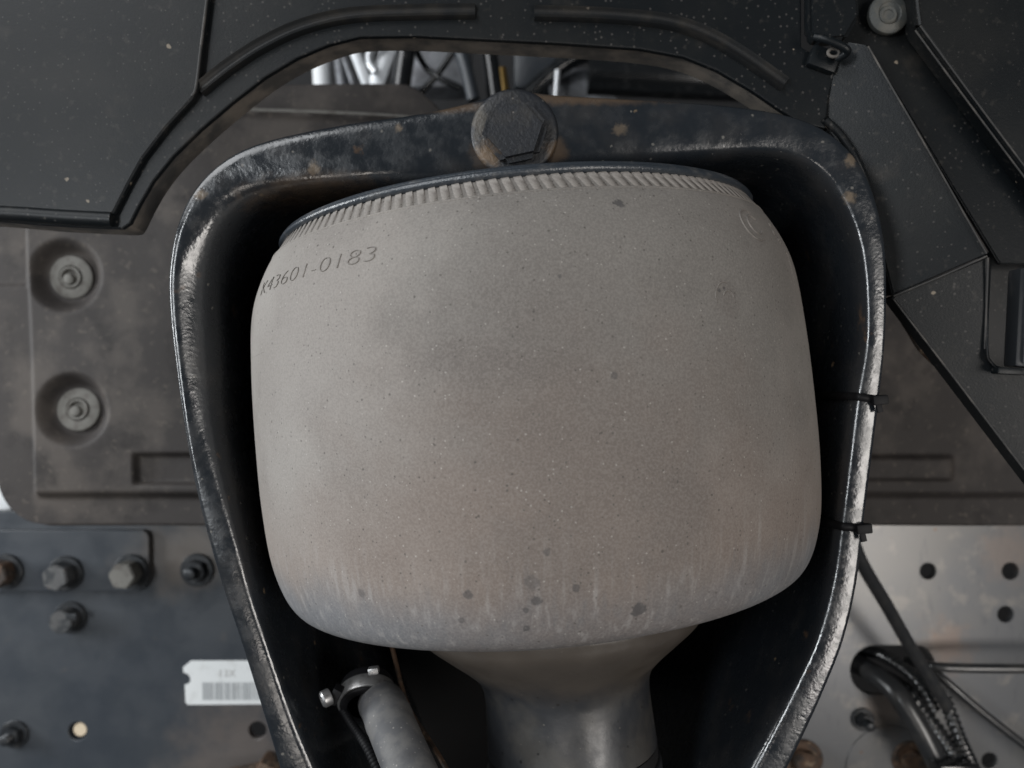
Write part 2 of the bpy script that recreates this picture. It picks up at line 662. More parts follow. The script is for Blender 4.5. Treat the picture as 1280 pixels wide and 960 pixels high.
# something pale glimpsed through the drilled hole and a rust patch low on the rail
lathe_obj('hole_plug', [(0, 0), (0.0065, 0), (0.0068, -0.001), (0.0068, -0.010), (0, -0.010)], face_at(100, 912, D1 + 0.0015), Mat('tan_plug', (0.62, 0.52, 0.38), 0.7).mottle((0.4, 0.3, 0.2), 200, 0.5, 0.7, 0.6).done(), rail, 24)
cl = empty('rusty_clamp', P(330, 1000, 0.77), 'rusty brown clamp at the foot of the dark rail', 'clamp')
bm_obj('body', box_bm(P(345, 985, 0.775), 0.05, 0.03, 0.05, 0.006, Matrix.Rotation(R(25), 4, 'Y')), M_RUST, cl)
bm_obj('lug', box_bm(P(302, 975, 0.78), 0.04, 0.02, 0.022, 0.004, Matrix.Rotation(R(-12), 4, 'Y')), M_RUST, cl)

D2 = 0.78
fp = empty('frame_plate', P(1150, 960, D2), 'pale grey worn frame plate with round holes, right side', 'frame plate')
slot = []
for k in range(13):
    t = math.pi / 2 + math.pi * k / 12
    slot.append((1094 + 32 * math.cos(t), 838 - 32 * math.sin(t)))
slot += [(1110, 871), (1140, 872), (1166, 862)]
for k in range(7):
    t = -math.pi / 8 + (math.pi / 2 + math.pi / 8) * k / 6
    slot.append((1145 + 24 * math.cos(t), 831 - 25 * math.sin(t)))
ol = [(760, 640), (1420, 640), (1420, 1250), (760, 1250)]
plate('web', [ol, slot, circ(1160, 714, 11), circ(1263, 714, 11.5), circ(1257, 768, 11), circ(1237, 951, 11)], D2, 0.008, M_GREY, fp, 0.0008)
stud(fp, 1078, 899, D2 - 0.0002, 0.0112, 0.0078, 0.008, 0.0045, 0.009, M_DSTEEL, M_DSTEEL, 12)
hex_bolt(fp, 1137, 948, D2 - 0.0002, 0.018, 0.0115, 0.010, M_RUST, M_RUST, rot=5)
hex_bolt(fp, 1003, 948, D2 - 0.0002, 0.019, 0.012, 0.010, M_RUST, M_RUST, rot=15)
# shallow pad under the right bolt
plate('pad', [circ(1112, 962, 54, 40)], D2 - 0.0012, 0.0011, M_GREY, fp, 0.0004)

# ------------------------------------------------------------------ brown panel (height field)
DP = 0.70


def sstep(a, b, x):
    t = min(1, max(0, (x - a) / (b - a)))
    return t * t * (3 - 2 * t)


def panel_h(x, y):
    """offset towards (-) or away (+) from the camera in metres"""
    h = 0.0
    inside = sstep(33 + (y - 290) * 0.032, 43 + (y - 290) * 0.032, x) * (1 - sstep(612, 624, y))
    h -= 0.009 * inside
    for cx, cy in ((88, 346), (97, 512)):
        r = math.hypot(x - cx, y - cy)
        h += 0.0130 * (1 - sstep(29, 48, r))
    for x0, x1, y0, y1, s in ((170, 300, 564, 606, 0.007), (1000, 1184, 566, 600, -0.006)):
        h += s * sstep(x0, x0 + 7, x) * (1 - sstep(x1 - 6, x1, x)) * sstep(y0, y0 + 7, y) * (1 - sstep(y1 - 5, y1, y))
    # upper fold
    yf = 136 + (x - 285) * 0.045
    h += 0.012 * (1 - sstep(yf - 2, yf + 8, y)) - 0.004 * math.exp(-((y - yf - 6) / 5.0) ** 2)
    # soft unevenness of the moulding
    h += 0.0012 * math.sin(x * 0.021 + 1.3) * math.sin(y * 0.017)
    if x < 33:
        h += 0.003 * (1 - sstep(352, 360, y))
    return h


xs = [-140 + 10 * k for k in range(13)] + [-10 + 2.2 * k for k in range(119)] + [252 + 6 * k for k in range(60)] + [612 + 20 * k for k in range(22)] + [1052 + 4 * k for k in range(70)] + [1340, 1400, 1460]
xs = sorted(set(xs))
ys = [104 + 3 * k for k in range(30)] + [194 + 8 * k for k in range(12)] + [290 + 2.2 * k for k in range(166)] + [657]
ys = sorted(y for y in set(ys) if y <= 657)
verts, faces = [], []
for j, y in enumerate(ys):
    for i, x in enumerate(xs):
        X, Y = x, y
        # rounded lower left corner: centre (62, 595) radius 62; left edge at x = 0 there
        ex = -400 + 0
        if Y > 590 and X < 65:
            t = (Y - 590) / 67.0
            lim = 65 - 68 * math.sqrt(max(0, 1 - t * t))
            if X < lim:
                X = lim
        Y = max(Y, 104 + 110 * sstep(500, 640, X))
        p = P(X, Y, DP)
        p.y += panel_h(X, Y)
        verts.append(p)
nx = len(xs)
for j in range(len(ys) - 1):
    for i in range(nx - 1):
        faces.append((j * nx + i, j * nx + i + 1, (j + 1) * nx + i + 1, (j + 1) * nx + i))
ip = empty('inner_guard_panel', P(640, 657, DP), 'dusty brown moulded guard panel with two dished bolt holes', 'panel')
# clamp left edge: below y 590 the panel ends at the corner, above it runs on out of frame to x = -3
verts2 = []
for p in verts:
    verts2.append(p)
o = mesh_obj('sheet', verts2, faces, M_PANEL, ip, angle=75)
bm = bmesh.new()
bm.from_mesh(o.data)
bmesh.ops.dissolve_degenerate(bm, dist=1e-5, edges=bm.edges)
bm.to_mesh(o.data)
bm.free()
md = o.modifiers.new('thickness', 'SOLIDIFY')
md.thickness = 0.003
md.offset = -1 if o.data.polygons[0].normal.y < 0 else 1
for kk, (cx, cy) in enumerate(((88, 346), (97, 512))):
    b = bpy.data.objects.new('bolt', None)
    C.objects.link(b)
    c = P(cx, cy, DP)
    c.y = DP + 0.0036
    b.location = c
    b.empty_display_size = 0.005
    adopt(b, ip)
    M = Matrix.Translation(c) @ FACE @ Matrix.Rotation(R(5 - 9 * kk), 4, 'X')
    lathe_obj('flange', [(0, -0.001), (0.0182, -0.001), (0.0190, 0.0008), (0.0186, 0.0024), (0.0172, 0.0030), (0.0105, 0.0034), (0.0100, 0.0026), (0.0096, 0.0002), (0, 0.0002)], M, M_DUST, b, 40)
    lathe_obj('sleeve', [(0.0094, 0.0), (0.0093, 0.0040), (0.0086, 0.0046), (0.0074, 0.0044), (0.0070, 0.0036), (0.0070, 0.0004), (0, 0.0004)], M, M_DUST, b, 32)
    lathe_obj('pin', [(0.0046, 0.0), (0.0046, 0.0040), (0.0036, 0.0048), (0, 0.0048)], M @ Matrix.Translation((-0.0018 - 0.0006 * kk, -0.0016, 0)), M_DUST, b, 24)

tube('fold_highlight_bead', [P(270, 139, DP - 0.007), P(380, 142, DP - 0.007), P(480, 147, DP - 0.006), P(560, 154, DP - 0.005)], 0.0034, M_DUST, ip, 6, 10)  # fold bead; its paler material stands in for the highlight along the fold
# white block added in place of bright sky past the panel's lower left corner
wp = empty('sky_stand_in', P(0, 640, 0.93), 'white block standing in for bright sky past the brown panel corner', 'sky stand-in')
bm_obj('sky_block', box_bm(P(-40, 610, 0.93), 0.12, 0.03, 0.05, 0.008), M_WHITE, wp)
bm_obj('stand_in_strip', box_bm(P(-40, 648, 0.90), 0.12, 0.03, 0.008, 0.003), M_ALU, wp)

# ------------------------------------------------------------------ cast bracket
PAIRS = [((470, 1420), (540, 1420)), ((405, 1150), (470, 1150)), ((372, 1040), (430, 1040)), ((350, 970), (402, 970)), ((331, 905), (372, 900)), ((300, 805), (342, 815)), ((275, 730), (318, 742)),
         ((252, 650), (297, 660)), ((238, 590), (281, 595)), ((226, 525), (268, 525)), ((214, 440), (262, 445)),
         ((208, 380), (259, 388)), ((208, 335), (260, 347)), ((217, 285), (268, 305)), ((240, 235), (288, 270)),
         ((280, 197), (318, 248)), ((335, 173), (365, 238)), ((430, 153), (442, 232)), ((520, 140), (530, 230)),
         ((580, 127), (590, 224)), ((640, 111), (645, 216)), ((700, 116), (700, 210)), ((800, 122), (800, 204)),
         ((890, 128), (880, 198)), ((975, 140), (955, 193)), ((1030, 160), (1000, 202)), ((1070, 195), (1032, 226)),
         ((1093, 240), (1056, 265)), ((1107, 300), (1072, 310)), ((1110, 360), (1079, 365)), ((1108, 430), (1079, 430)),
         ((1101, 500), (1067, 500)), ((1091, 580), (1057, 580)), ((1081, 660), (1047, 660)), ((1073, 730), (1037, 728)),
         ((1057, 800), (1018, 797)), ((1034, 860), (993, 852)), ((1007, 920), (963, 911)), ((974, 985), (930, 972)), ((920, 1080), (880, 1070)), ((860, 1200), (815, 1190)), ((780, 1420), (735, 1420))]
DB = 0.42
SEC_T = [(0.0, 0.11), (0.0, 0.009), (0.01, 0.0040), (0.03, 0.0012), (0.07, 0.0002), (0.20, 0.0), (0.50, 0.0), (0.72, 0.0002),
         (0.82, 0.0008), (0.875, 0.0019), (0.92, 0.0040), (0.955, 0.0075), (0.985, 0.0140), (1.003, 0.028), (1.02, 0.06), (1.04, 0.10),
         (1.07, 0.15), (1.11, 0.195), (1.16, 0.214)]
SEC_L = [(0.0, 0.11), (0.0, 0.011), (0.02, 0.0045), (0.06, 0.0015), (0.12, 0.0004), (0.22, 0.0005), (0.33, 0.0016), (0.46, 0.0033),
         (0.58, 0.0050), (0.69, 0.0068), (0.79, 0.0094), (0.87, 0.0132), (0.94, 0.0200), (0.985, 0.034), (1.005, 0.06), (1.04, 0.10),
         (1.07, 0.15), (1.11, 0.195), (1.16, 0.214)]
SEC_R = [(0.0, 0.11), (0.0, 0.008), (0.02, 0.0032), (0.05, 0.0010), (0.09, 0.0002), (0.18, 0.0), (0.45, 0.0), (0.68, 0.0001),
         (0.82, 0.0006), (0.88, 0.0018), (0.925, 0.0040), (0.96, 0.0078), (0.985, 0.0145), (1.0, 0.030), (1.02, 0.06), (1.04, 0.10),
         (1.07, 0.15), (1.11, 0.195), (1.16, 0.214)]


def section(i, n):
    u = i / (n - 1)
    lo = 1 - min(1, max(0, (u - 0.16) / 0.08))
    wl = (1 - min(1, max(0, (u - 0.30) / 0.10))) * (1 - lo)
    wr = min(1, max(0, (u - 0.66) / 0.08)) + lo
    return [(a_[0] * wl + c_[0] * wr + b_[0] * (1 - wl - wr), a_[1] * wl + c_[1] * wr + b_[1] * (1 - wl - wr)) for a_, b_, c_ in zip(SEC_L, SEC_T, SEC_R)]


oo = catmull([P(*a, DB) for a, b in PAIRS], 4)
ii = catmull([P(*b, DB) for a, b in PAIRS], 4)
verts, faces = [], []
m = len(SEC_T)
for bi, (p, q) in enumerate(zip(oo, ii)):
    wv = q - p
    for s, dd in section(bi, len(oo)):
        t = p + wv * s
        # pieces behind the front keep their place in space, not on the picture
        verts.append(Vector((t.x, DB + dd, t.z)))
n = len(oo)
for i in range(n - 1):
    for k in range(m - 1):
        faces.append((i * m + k, i * m + k + 1, (i + 1) * m + k + 1, (i + 1) * m + k))
back = [verts[i * m + m - 1] for i in range(n)]
br = empty('cast_bracket', P(640, 1000, DB), 'black painted cast iron hoop bracket around the air spring', 'bracket')
body = mesh_obj('casting', verts, faces, M_CAST, br, angle=70)
bw = [q + Vector((0, -0.0005, 0)) for q in back] + [q + Vector((0, 0.008, 0)) for q in back]
mesh_obj('back_web', bw, [tuple(range(n)), tuple(range(n, 2 * n))[::-1]], M_BLACK, br, smooth=False)
# bolt boss and bolt in the crown
M = face_at(643, 166, DB)
lathe_obj('boss', [(0.0232, -0.002), (0.0229, 0.0004), (0.0222, 0.0012), (0.0206, 0.0017), (0, 0.0017)], M, M_BBOLT, br, 56)
hex_bolt(br, 643, 168, DB - 0.0017, 0, 0.0180, 0.0085, M_BBOLT, M_BBOLT, rot=-18, wear=0.16)
# web rib inside the hoop
v, f = sweep(catmull([P(905, 780, 0.60), P(868, 860, 0.60), P(826, 915, 0.60)], 6), lambda i, n: [(-0.006, 0), (-0.004, 0.006), (0.004, 0.006), (0.006, 0)], up=(0, -1, 0))
mesh_obj('web_rib', v, f, M_CAST, br)


# cable ties on the right leg
def tie(px, py, ang, label):
    t = empty('cable_tie', P(px, py, DB), label, 'cable tie', 'cable ties on the bracket')
    # loop follows the bracket section
    yy = py
    best = min(range(n), key=lambda i: (P(px, py, DB) - oo[i]).length)
    p, q = oo[best], ii[best]
    wv = q - p
    path = []
    wn = wv.normalized()
    for s_, dd in SEC_R[:15]:
        tt = p + wv * s_ + wn * (-0.001 if s_ < 0.05 else 0.001 if s_ > 0.95 else 0)
        path.append(Vector((tt.x, DB + dd - 0.0011, tt.z - s_ * ang)))
    path = catmull(path, 3)
    T = (oo[best + 1] - oo[best - 1]).normalized()
    vs, fs = [], []
    for c in path:
        for a_, b_ in ((-0.0021, 0), (0.0021, 0)):
            vs.append(c + T * a_)
    for i in range(len(path) - 1):
        fs.append((2 * i, 2 * i + 1, 2 * i + 3, 2 * i + 2))
    o_ = mesh_obj('strap', vs, fs, M_TIE, t)
    md_ = o_.modifiers.new('s', 'SOLIDIFY')
    md_.thickness = 0.0012
    md_.offset = 0
    c = p + wv * 0.12
    hd = box_bm(Vector((c.x, DB - 0.002, c.z)), 0.0080, 0.0050, 0.0050, 0.0009, Matrix.Rotation(R(-6), 4, 'Y'))
    h_ = bm_obj('lock_head', hd, M_TIE, t)
    hd = box_bm(Vector((c.x - 0.0008, DB - 0.0038, c.z - 0.0042)), 0.0030, 0.0014, 0.0045, 0.0004, Matrix.Rotation(R(-14), 4, 'Y'))
    bm_obj('tail', hd, M_TIE, t)


tie(1098, 491, -0.002, 'upper black cable tie strapped round the right leg of the bracket')
tie(1079, 652, -0.001, 'lower black cable tie strapped round the right leg of the bracket')

# ------------------------------------------------------------------ air spring
AX = Matrix.Translation((0.0104, 0.47, -0.0012)) @ Matrix.Rotation(-0.093, 4, 'Y') @ Matrix.Rotation(-0.0188, 4, 'X')
sp = empty('air_spring', AX @ Vector((0, 0, -0.25)), 'dusty grey rubber air spring with ribbed shoulder on a grey piston', 'air spring')
KN = [(0.1324, 0.0868), (0.1427, 0.0729), (0.1513, 0.0509), (0.1544, 0.0201), (0.1555, -0.0166), (0.1551, -0.0533),
      (0.1519, -0.0845), (0.1431, -0.1063), (0.1269, -0.1141), (0.1092, -0.1195), (0.0912, -0.1253)]
PR = [(p.x, p.y) for p in catmull([(a_, b_, 0) for a_, b_ in KN], 10)]
PR = PR + [(0.080, -0.127), (0.072, -0.122), (0.066, -0.112)]
NB = 180
bv, bf = lathe(PR, AX, NB)
bvh = BVHTree.FromPolygons(bv, bf)


def hit(px, py):
    dd = P(px, py, 1.0).normalized()
    return bvh.ray_cast(Vector((0, 0, 0)), dd)[0]


AXI = AX.inverted()


def prof_at(h):
    for (r0, h0), (r1, h1) in zip(PR, PR[1:]):
        if h0 >= h >= h1:
            t = (h0 - h) / max(1e-9, h0 - h1)
            nr = Vector((h0 - h1, r1 - r0)).normalized()   # outward normal (r, h)
            return r0 + (r1 - r0) * t, nr
    return PR[0][0], Vector((1, 0))


def on_surf(ang, h, off):
    r, nr = prof_at(h)
    return AX @ Vector(((r + nr.x * off) * math.cos(ang), (r + nr.x * off) * math.sin(ang), h + nr.y * off))


def ang_h(px, py):
    q = AXI @ hit(px, py)
    return math.atan2(q.y, q.x), q.z


# rubber material
a = Mat('dusty_rubber', (0.222, 0.203, 0.186), 0.72, 0, 0.35)
a.mottle((0.270, 0.252, 0.232), 14, 0.38, 0.64, 0.75, 6)
a.mottle((0.165, 0.149, 0.136), 22, 0.50, 0.72, 0.7, 7)
sep = a.new('ShaderNodeSeparateXYZ')
a.link(a.tc.outputs['Object'], sep.inputs[0])
zz = a.math('ADD', sep.outputs[2], a.ramp(a.noise(35, 4, stretch=(1, 1, 0.25)), 0, 1, -0.014, 0.014, False))
zz = a.math('ADD', zz, a.math('MULTIPLY', sep.outputs[0], -0.10))
# brown road dust on the lower half, blue-grey towards the bottom on the rolled lobe
a.mix(a.ramp(zz, -0.02, -0.085, 0, 0.6), (0.228, 0.184, 0.158))
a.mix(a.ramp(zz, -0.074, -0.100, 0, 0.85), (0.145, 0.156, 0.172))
# a broad darker grey area at upper right (edge running diagonally) and a brown mud film low in the middle
a.spot(tuple(hit(800, 370)), 0.080, (0.135, 0.129, 0.120), 0.62, 0.32, 0.5, 30, (0.85, 0.5, 1.05))
a.spot(tuple(hit(740, 640)), 0.072, (0.150, 0.116, 0.097), 0.65, 0.55, 0.6, 35, (0.8, 0.5, 1.2))
for px, py, rr, am, sz in ((625, 455, 0.014, 0.5, (0.5, 0.5, 1.6)), (575, 440, 0.010, 0.35, (0.5, 0.5, 1.6)), (600, 415, 0.03, 0.25, None), (850, 660, 0.022, 0.5, (1.4, 1, 0.8)),
                           (690, 700, 0.020, 0.4, (0.6, 1, 1.4)), (720, 480, 0.05, 0.28, (0.7, 1, 1.3)), (690, 340, 0.035, 0.3, None), 
                           (910, 372, 0.007, 0.45, None), (760, 620, 0.04, 0.25, None)):
    a.spot(tuple(hit(px, py)), rr, (0.120, 0.105, 0.096), am * 0.9, 0.7, 0.7, 90, sz)
st_n = a.noise(260, 2, 0.6, stretch=(1, 1, 0.04))
a.mix(a.math('MULTIPLY', a.ramp(st_n, 0.5, 0.75, 0, 0.45), a.ramp(zz, -0.05, -0.09, 0, 1)), (0.33, 0.32, 0.31))
a.mix(a.math('MULTIPLY', a.ramp(st_n, 0.5, 0.25, 0, 0.4), a.ramp(zz, -0.06, -0.1, 0, 1)), (0.12, 0.125, 0.132))
a.specks((0.05, 0.045, 0.04), 480, 0.22, 0.22, 0.7)
a.specks((0.065, 0.055, 0.048), 230, 0.12, 0.14, 0.75)
a.specks((0.44, 0.42, 0.39), 560, 0.20, 0.16, 0.5)
gn = a.noise(1000, 2, 0.7)
a.mix(a.ramp(gn, 0.40, 0.66, 0.0, 0.17), (0.38, 0.355, 0.33))
a.mix(a.ramp(gn, 0.5, 0.3, 0.0, 0.18), (0.11, 0.10, 0.095))
for px, py, rr, am in ((774, 254, 0.0023, 0.75), (798, 762, 0.0030, 0.75), (670, 751, 0.0022, 0.7), (585, 743, 0.0020, 0.6),
                       (658, 786, 0.0016, 0.65), (720, 735, 0.0016, 0.6), (684, 690, 0.0016, 0.5), (665, 728, 0.0030, 0.4), (452, 742, 0.002, 0.45),
                       (577, 776, 0.0015, 0.5), (657, 762, 0.0013, 0.6), (700, 345, 0.0008, 0.5), (768, 470, 0.0015, 0.5), (899, 363, 0.0008, 0.7), (905, 360, 0.0007, 0.7)):
    a.spot(tuple(hit(px, py)), rr, (0.055, 0.053, 0.055), am, 0.3, 0.9, 420)
a.bump(gn, 0.25, 0.0005)
M_RUBBER = a.done()
a = Mat('rubber_marking', (0.165, 0.150, 0.138), 0.75, 0, 0.3)
a.mottle((0.225, 0.207, 0.19), 300, 0.4, 0.65, 0.8)
M_MARK = a.done()

bell = mesh_obj('bellows', bv, bf, M_RUBBER, sp, angle=80)
# parting line
hl = 0.0786
tag(tube('parting_line', [on_surf(R(180 + 4 * k), hl, 0.0001) for k in range(0, 46)], 0.00035, M_RUBBER, bell, 2, 6))
# moulded ribs round the shoulder, one each
rib_mesh = None
cnt = 156
h0, h1 = 0.0868, 0.0794
for k in range(cnt):
    an = 2 * math.pi * k / cnt
    deg = math.degrees(an) % 360
    if not (206 <= deg <= 350):
        continue
    if rib_mesh is None:
        vs = []
        st_ = 4
        a0 = 0.0
        for j in range(st_ + 1):
            h = h0 + (h1 - h0) * j / st_
            sl_ = 0.020 * (j / st_)
            r_, nr = prof_at(h)
            lift = 0.0007 * (1 - 0.75 * (j / st_) ** 2)
            for da, off in ((-0.0165, -0.0006), (-0.0125, lift * 0.6), (0.0125, lift), (0.0150, -0.0006)):
                aa = da + sl_
                vs.append(Vector(((r_ + nr.x * off) * math.cos(aa), (r_ + nr.x * off) * math.sin(aa), h + nr.y * off)))
        fs = []
        for j in range(st_):
            for i in range(3):
                fs.append((j * 4 + i, j * 4 + i + 1, j * 4 + 5 + i, j * 4 + 4 + i))
        fs += [(0, 1, 2, 3), tuple(st_ * 4 + i for i in (3, 2, 1, 0))]
        rib = mesh_obj('rib', vs, fs, M_RUBBER, None, angle=80)
        rib_mesh = rib.data
        ribo = rib
    else:
        ribo = bpy.data.objects.new('rib', rib_mesh)
        C.objects.link(ribo)
    ribo.matrix_world = AX @ Matrix.Rotation(an, 4, 'Z')
    ribo.parent = bell
    ribo.matrix_basis = AX @ Matrix.Rotation(an, 4, 'Z')
    ribo.matrix_parent_inverse = (sp.matrix_basis @ bell.matrix_parent_inverse).inverted() if False else Matrix.Identity(4)

# raised part number
a_l, h_l = ang_h(325, 371)
a_r, h_r = ang_h(467, 326)
me = text_mesh('K43601-0183', 0.0115, 0.0003, -0.0004)
xs_ = [q.co.x for q in me.vertices]
wid = max(xs_)
txt_v = []
for q in me.vertices:
    t = q.co.x / wid
    h = h_l + (h_r - h_l) * t + q.co.y * 0.86
    an = a_l + (a_r - a_l) * t + q.co.y * 0.9
    txt_v.append(on_surf(an, h, q.co.z + 0.0001))
mesh_obj('raised_number', txt_v, [tuple(p.vertices) for p in me.polygons], M_MARK, bell, angle=30)


def mark(px, py, pts, rad):
    ac, hc = ang_h(px, py)
    r_, _ = prof_at(hc)
    return tube('raised_mark', [on_surf(ac + u / r_, hc + v_, 0.0) for u, v_ in pts], rad, M_MARK, bell, 5, 6)


def arc(rx, rz, a0, a1, nn=9):
    return [(rx * math.cos(R(a0 + (a1 - a0) * k / (nn - 1))), rz * math.sin(R(a0 + (a1 - a0) * k / (nn - 1)))) for k in range(nn)]


hs_l = ang_h(345, 436)[1]
for q0, q1 in ((182, 214), (322, 358)):
    tube('seam_line', [on_surf(R(q0 + (q1 - q0) * k / 12), hs_l + 0.0002 * math.sin(k * 1.7), -0.00012) for k in range(0, 13)], 0.00022, M_RUBBER, bell, 3, 6)
mark(941, 281, arc(0.0095, 0.0078, 60, 300), 0.0005)
mark(943, 281, arc(0.0055, 0.0048, 40, 320), 0.00045)
mark(907, 374, arc(0.0058, 0.0075, 70, 190), 0.0003)
mark(911, 376, arc(0.0035, 0.0045, 20, 150), 0.0004)
for px, py in ((962, 281), (967, 291), (973, 300), (975, 303)):
    mark(px, py, arc(0.0011, 0.0009, 0, 330, 6), 0.0004)
mark(985, 325, [(-0.002, 0.004), (0.0015, 0.0038), (0.002, 0), (0.0016, -0.010), (0.003, -0.0105)], 0.0004)
# bead plate over the rubber
lathe_obj('bead_plate', [(0, 0.0872), (0.1300, 0.0872), (0.1326, 0.0876), (0.1334, 0.0890), (0.1334, 0.0902), (0.1326, 0.0916), (0.131, 0.0923), (0, 0.0923)], AX, M_RING, sp, 128, 60)
lathe_obj('lip', [(0.1312, 0.0868), (0.1338, 0.0875), (0.1346, 0.0890), (0.1338, 0.0903), (0.1312, 0.0908)], AX, M_RING, sp, 128, 60)

# piston
a = Mat('piston_plastic', (0.032, 0.034, 0.038), 0.3, 0, 0.7)
a.mottle((0.07, 0.066, 0.06), 35, 0.42, 0.66, 0.7, 7)
a.specks((0.012, 0.012, 0.012), 210, 0.18, 0.25, 0.9)
a.specks((0.25, 0.23, 0.2), 420, 0.16, 0.1, 0.5)
sep = a.new('ShaderNodeSeparateXYZ')
a.link(a.tc.outputs['Object'], sep.inputs[0])
zz = a.math('ADD', sep.outputs[2], a.ramp(a.noise(60, 4), 0, 1, -0.008, 0.008, False))
a.mix(a.ramp(zz, -0.172, -0.150, 0, 0.75), (0.085, 0.070, 0.056))
a.rough(60, 0.30, 0.46)
a.bump(a.noise(300, 4), 0.15, 0.0006)
M_PISTON = a.done()
AP = Matrix.Translation((0.0050, 0, 0)) @ AX
PP = [(0.066, -0.112), (0.0835, -0.122), (0.0840, -0.131), (0.0800, -0.138), (0.0700, -0.147), (0.0595, -0.156), (0.0518, -0.164), (0.0487, -0.1705), (0.0478, -0.178),
      (0.0480, -0.188), (0.0486, -0.200), (0.0492, -0.209)]
PQ = [(p.x, p.y) for p in catmull([(a_, b_, 0) for a_, b_ in PP], 6)]
lathe_obj('piston', PQ + [(0.0482, -0.2096), (0.0474, -0.2100)], AP, M_PISTON, sp, 96, 60)
lathe_obj('seal_ring', [(0.045, -0.2099), (0.0487, -0.2101), (0.0491, -0.2115), (0.0491, -0.2165), (0.0486, -0.2180), (0.045, -0.2182)], AP, M_BLACK, sp, 96, 60)
lathe_obj('piston_base', [(0.045, -0.2181), (0.0500, -0.2184), (0.0508, -0.2196), (0.0512, -0.245), (0.0540, -0.262), (0, -0.262)], AP, M_PISTON, sp, 96, 60)

# ------------------------------------------------------------------ hose with clamp
hs = empty('rubber_hose', P(520, 960, 0.38), 'grey rubber hose with a metal worm clamp below the air spring', 'hose')
hp = [P(470, 884, 0.56), P(472, 882, 0.49), P(478, 881, 0.442), P(491, 911, 0.419), P(507, 949, 0.402), P(528, 998, 0.385), P(560, 1075, 0.365), P(590, 1150, 0.35)]
tube('hose', hp, 0.0126, M_HOSE, hs, 8, 32, lambda t, i: 0.0126 + (0.0003 if i in (21, 22) else 0) )
ax = Vector((0.15, -0.80, -0.52))
rotq = ax.to_track_quat('Z', 'Y').to_matrix().to_4x4()
MC = Matrix.Translation(P(459, 872, 0.449)) @ rotq
lathe_obj('sleeve', [(0.0110, -0.010), (0.0142, -0.010), (0.0150, -0.008), (0.0150, 0.0035), (0.0145, 0.0052), (0.0138, 0.0056), (0.0110, 0.0056)], MC, M_TIE, hs, 40)
cp = lathe_obj('clamp', [(0.0151, -0.0040), (0.0160, -0.0040), (0.0163, -0.0034), (0.0163, 0.0034), (0.0160, 0.0040), (0.0151, 0.0040), (0.0151, -0.0040)], MC, M_ZINC, hs, 48, 30)
bm_obj('worm_housing', box_bm(P(420, 868, 0.428), 0.0050, 0.009, 0.0085, 0.001, Matrix.Rotation(R(28), 4, 'Y')), M_TIE, cp)
v, f = lathe([(0, 0), (0.0042, 0), (0.0045, 0.0008), (0.0045, 0.004), (0.0036, 0.005), (0.0018, 0.005), (0.0016, 0.0036), (0, 0.0036)],
             Matrix.Translation(P(413, 870, 0.425)) @ Vector((-0.75, -0.45, -0.25)).to_track_quat('Z', 'Y').to_matrix().to_4x4(), 20)
mesh_obj('screw', v, f, M_ZINC, cp)
bm_obj('band_end', box_bm(P(467, 838, 0.423), 0.0055, 0.005, 0.0035, 0.0008, Matrix.Rotation(R(-8), 4, 'Y')), M_ZINC, cp)
# thin pipe running beside the hose, ribbed guard on the other side
tag(tube('brake_pipe', [P(488, 800, 0.50), P(508, 878, 0.46), P(533, 920, 0.44), P(560, 965, 0.42), P(600, 1050, 0.40)], 0.0014, M_RUST, None, 6, 10),
    'thin brown pipe running down beside the grey hose', 'pipe')
cpath = catmull([P(424, 878, 0.45), P(440, 905, 0.437), P(460, 936, 0.415), P(482, 985, 0.395), P(510, 1050, 0.375)], 30)
v, f = sweep(cpath, lambda i, n: [((0.0021 + (0.0004 if i % 3 else -0.0005)) * math.cos(2 * math.pi * k / 10), (0.0021 + (0.0004 if i % 3 else -0.0005)) * math.sin(2 * math.pi * k / 10)) for k in range(10)])
tag(mesh_obj('spiral_guard', v, f, M_TIE, None, angle=80), 'thin black ribbed guard along the left of the grey hose', 'hose guard')


# ------------------------------------------------------------------ cables on the right
def corr(name, pts, rad, label, n=10, pitch=0.0054):
    path = catmull(pts, 40)
    # resample by arc length
    out = [path[0]]
    step = pitch / 4
    acc = 0
    for p, q in zip(path, path[1:]):
        L = (q - p).length
        while acc + L >= step:
            t = (step - acc) / L
            p = p + (q - p) * t
            L = (q - p).length
            acc = 0
            out.append(p.copy())
        acc += L
    prof = [0.98, 1.0, 0.80, 0.76]
    v, f = sweep(out, lambda i, c: [(rad * prof[i % 4] * math.cos(2 * math.pi * k / 12), rad * prof[i % 4] * math.sin(2 * math.pi * k / 12)) for k in range(12)])
    return tag(mesh_obj(name, v, f, M_CONDUIT, None, angle=75), label, 'conduit')


def cable(pts, rad, label, cat='cable', name='cable'):
    return tag(tube(name, pts, rad, M_TUBE, None, 8, 16), label, cat)


cable([P(1060, 660, 0.66), P(1078, 705, 0.67), P(1108, 756, 0.69), P(1140, 812, 0.71), P(1166, 853, 0.72), P(1184, 884, 0.73)], 0.0056,
      'straight black tube slanting down from the bracket across the oval hole', 'tube', 'tube')
cable([P(1135, 826, 0.80), P(1160, 832, 0.755), P(1200, 835, 0.745), P(1290, 836, 0.74), P(1400, 838, 0.74)], 0.0044, 'level black cable running right from the oval hole')
cable([P(1150, 824, 0.775), P(1176, 846, 0.755), P(1230, 892, 0.748), P(1300, 946, 0.745), P(1360, 990, 0.745)], 0.0040, 'thin black cable slanting down to the right edge')
cable([P(1050, 818, 0.84), P(1082, 836, 0.79), P(1115, 860, 0.75), P(1146, 905, 0.735), P(1172, 955, 0.73), P(1200, 1020, 0.73)], 0.0098, 'thick smooth black hose leaving the oval hole', 'hose', 'hose')
